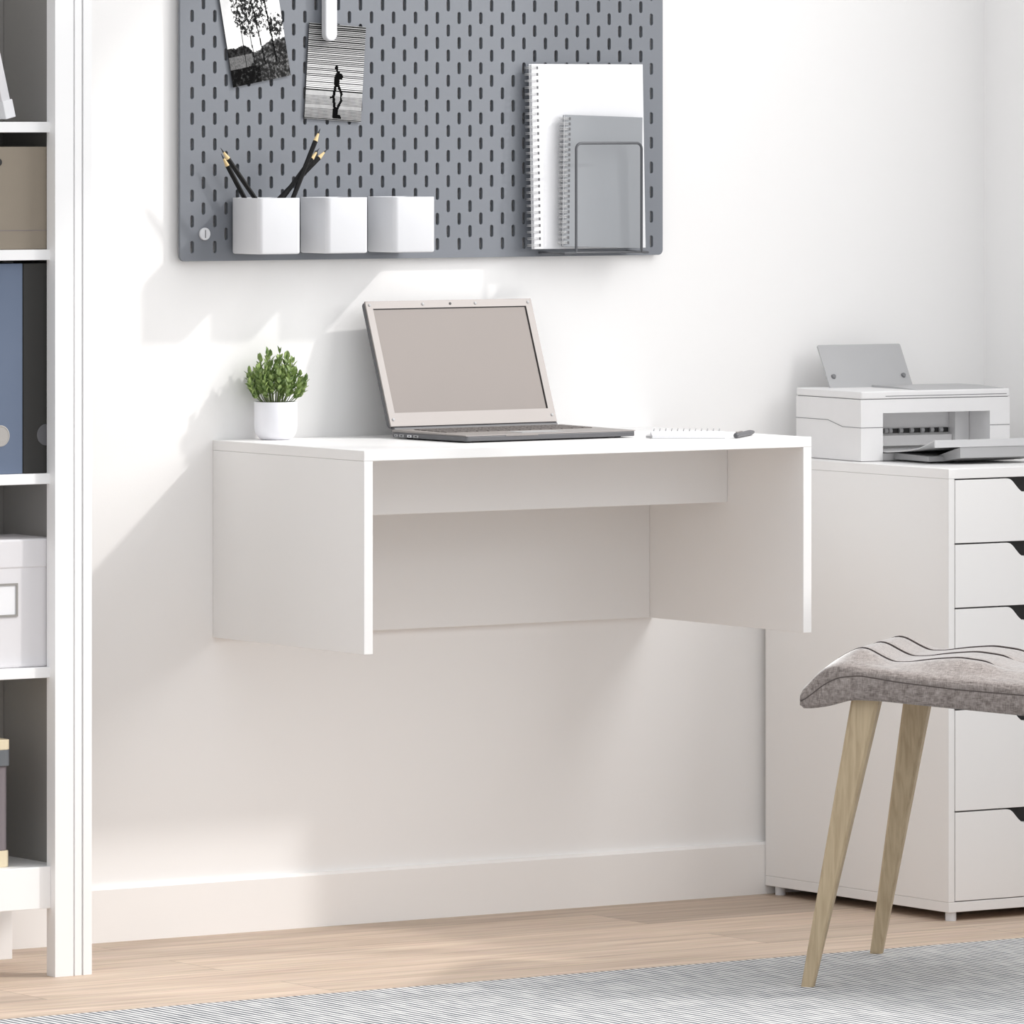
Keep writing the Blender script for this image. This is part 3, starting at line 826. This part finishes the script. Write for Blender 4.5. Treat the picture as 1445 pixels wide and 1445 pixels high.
# ------------------------------------------------------------------ bookcase
BX1 = -.4185; BF = -.348                                   # outer right side, front plane
BXL = -1.02
bc = thing('bookcase', 'tall white open bookcase standing against the wall', 'bookcase', ((BX1+BXL)/2, -.2, 0))
def post(xa, xb, xc, xd):
    bm = bmesh.new()
    z0, z1 = 0., 1.62
    box(bm, xa, xb-.0014, BF, BF+.020, z0, z1); box(bm, xb+.0014, xc-.0014, BF+.0008, BF+.020, z0, z1); box(bm, xc+.0014, xd, BF+.0008, BF+.020, z0, z1)
    box(bm, xa, xd, BF+.0203, BF+.024, z0, z1)
    return bm
obj('front_post', post(-.4803, -.4484, -.4340, BX1), M['shelfwhite'], bc, world=True)
obj('front_post', post(BXL, BXL+.0144, BXL+.0288, BXL+.0618), M['shelfwhite'], bc, world=True)
IX = -.4560                                                # inside face of the right panel
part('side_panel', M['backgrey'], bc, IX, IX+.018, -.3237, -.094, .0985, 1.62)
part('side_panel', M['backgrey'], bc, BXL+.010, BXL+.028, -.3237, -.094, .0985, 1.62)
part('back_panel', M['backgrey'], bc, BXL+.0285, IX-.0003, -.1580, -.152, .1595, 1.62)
for z in (1.2343, 1.0500, .7265, .4465):
    part('shelf', M['shelfwhite'], bc, BXL+.0285, IX-.0003, -.3320, -.1585, z-.0152, z)
part('bottom_shelf', M['shelfwhite'], bc, BXL+.0285, IX-.0003, -.3180, -.094, .1435, .1590)
part('plinth', M['shelfwhite'], bc, BXL+.045, -.4804, -.3355, -.3185, .0985, .1590)
part('top_board', M['shelfwhite'], bc, BXL, BX1, -.348, -.094, 1.6205, 1.64)
part('rear_foot', M['shelfwhite'], bc, -.4604, -.4187, -.118, -.094, 0, .0983)
part('rear_foot', M['shelfwhite'], bc, BXL+.010, BXL+.05, -.118, -.094, 0, .0983)
part('rear_rail', M['shelfwhite'], bc, BXL+.0285, IX-.0003, -.1060, -.094, .0985-.0, .1430)

SY = -.3222                                                # front line of what stands on the shelves
# leaning magazine file
t = thing('magazine_file', 'white file leaning sideways on the topmost visible shelf', 'magazine file', (-.545, -.29, 1.2343))
mtx = Matrix.Translation((-.5445, 0, 1.2347)) @ Matrix.Rotation(-math.radians(13.5), 4, 'Y')
obj('file_body', BOX(0, .0140, -.3180, -.2250, .0035, .20, mtx=mtx), M['boxwhite'], t, world=True, bevel=.001)
obj('base_band', BOX(-.0002, .0165, -.3200, -.2230, .0035, .0300, mtx=mtx), M['paper'], t, world=True, bevel=.001)
# taupe box
t = thing('storage_box', 'taupe card storage box on the shelf above the binders', 'box', (-.61, -.27, 1.05))
obj('box_body', BOX(-.745, -.4595, SY, -.196, 1.0502, 1.1985), M['taupe'], t, world=True, bevel=.0015)
obj('fold_line', BOX(-.745, -.4595, SY-.0003, SY+.001, 1.0772, 1.0780), M['mauve'], t, world=True)
bm = bmesh.new(); lathe(bm, [(.0055, 0), (.0055, .0012)], 20, axis_mtx((-.5595, SY+.0006, 1.1762), (0, -1, 0)))
obj('finger_hole', bm, M['black'], t, world=True)
# binders
def binder(x0, x1, m, label, ringx, ztop):
    t = thing('ring_binder', label, 'binder', ((x0+x1)/2, -.27, .7265), group='ring binders on the middle shelf')
    obj('spine', BOX(x0, x1, SY, SY+.003, .7267, ztop), m, t, world=True, bevel=.001)
    obj('cover', BOX(x0, x0+.0025, SY+.0031, -.196, .7267, ztop), m, t, world=True)
    obj('cover', BOX(x1-.0025, x1, SY+.0031, -.196, .7267, ztop), m, t, world=True)
    obj('paper_block', BOX(x0+.004, x1-.004, SY+.012, -.20, .731, ztop-.012), M['paper'], t, world=True)
    bm = bmesh.new(); lathe(bm, [(.0155, 0), (.0155, .0012), (.0140, .0014), (.0135, .0009)], 32, axis_mtx((ringx, SY+.0004, .7820), (0, -1, 0)))
    r_ = obj('finger_ring', bm, M['ring'] if m is M['blue'] else M['darkgrey'], t, world=True, smooth=True)
binder(-.5850, -.5195, M['blue'], 'slate blue ring binder beside the black binder', -.5570, 1.0300)
binder(-.5185, -.4600, M['blackboard'], 'black ring binder next to the bookcase side', -.4805, 1.0300)
# white lidded box
t = thing('storage_box', 'white lidded storage box with a label frame on the shelf', 'box', (-.63, -.27, .4465))
obj('box_body', BOX(-.80, -.4605, SY+.0012, -.196, .4467, .6150), M['boxwhite'], t, world=True, bevel=.004, seg=3)
obj('lid', BOX(-.802, -.4590, SY, -.194, .5900, .6320), M['boxwhite'], t, world=True, bevel=.003, seg=3)
bm = bmesh.new()
lx0, lx1, lz0, lz1 = -.6300, -.5275, .5210, .5690
y_ = SY+.0013
for b in ((lx0, lx1, lz1-.003, lz1), (lx0, lx1, lz0, lz0+.003), (lx0, lx0+.003, lz0+.003, lz1-.003), (lx1-.003, lx1, lz0+.003, lz1-.003)): box(bm, b[0], b[1], y_-.0020, y_, b[2], b[3])
obj('label_frame', bm, M['pewter'], t, world=True)
obj('label_card', BOX(lx0+.003, lx1-.003, y_-.0006, y_, lz0+.003, lz1-.003), M['paper'], t, world=True)
# banded canister on the bottom shelf
t = thing('storage_canister', 'grey canister with cream lid on the bottom shelf', 'canister', (-.595, -.255, .159))
for nm, m_, z0, z1, e in (('lower_rim', 'cream', .1592, .1830, 0), ('canister_body', 'mauve', .1830, .3050, -.002), ('band', 'slate', .3050, .3285, .001), ('lid', 'cream', .3285, .3430, .001)):
    bm = bmesh.new(); prism(bm, rrect(-.660-e, -.5325+e, -.3120-e, -.2+e, .012), 2, z0, z1)
    obj(nm, bm, M[m_], t, world=True, bevel=.001)

# ------------------------------------------------------------------ light
sun = bpy.data.lights.new('sun', 'SUN'); sun.energy = 1.5; sun.angle = math.radians(2.4); sun.color = (1, .97, .94)
so = bpy.data.objects.new('sun', sun); COL.objects.link(so)
so.rotation_euler = Vector((-1.52, 1.0, -1.38)).to_track_quat('-Z', 'Y').to_euler()
al = bpy.data.lights.new('window_daylight', 'AREA'); al.shape = 'RECTANGLE'; al.size = WY1-WY0-.1; al.size_y = WZ1-WZ0-.1; al.energy = 43; al.color = (1, .99, .98)
ao = bpy.data.objects.new('window_daylight', al); COL.objects.link(ao)
ao.location = (XR+.03, (WY0+WY1)/2, (WZ0+WZ1)/2); ao.rotation_euler = Vector((-1, 0, 0)).to_track_quat('-Z', 'Z').to_euler()
w = bpy.data.worlds.new('daylight'); S.world = w; w.use_nodes = True
nt = w.node_tree; N = nt.nodes; L = nt.links
tc = N.new('ShaderNodeTexCoord'); sp = N.new('ShaderNodeSeparateXYZ'); L.new(tc.outputs['Generated'], sp.inputs[0])
g = math_node(nt, 'ADD', math_node(nt, 'MULTIPLY', sp.outputs['X'], .08), math_node(nt, 'MULTIPLY', sp.outputs['Z'], .35))
g = math_node(nt, 'ADD', g, .86)
bg = N['Background']; bg.inputs['Color'].default_value = (.972, .988, 1.012, 1)
L.new(g, bg.inputs['Strength'])

# ------------------------------------------------------------------ camera
cam = bpy.data.cameras.new('camera'); co = bpy.data.objects.new('camera', cam); COL.objects.link(co)
co.location = (-5.83813, -9.50729, 1.25856); co.rotation_euler = (PI/2, 0, -math.radians(33.88771))
cam.sensor_width = 36; cam.lens = 258.008; cam.shift_y = -.397358; cam.clip_end = 100
S.camera = co
S.view_settings.view_transform = 'Standard'; S.view_settings.look = 'None'; S.view_settings.exposure = 0; S.view_settings.gamma = 1
S.view_settings.use_curve_mapping = False
S.cycles.max_bounces = 10; S.cycles.diffuse_bounces = 6
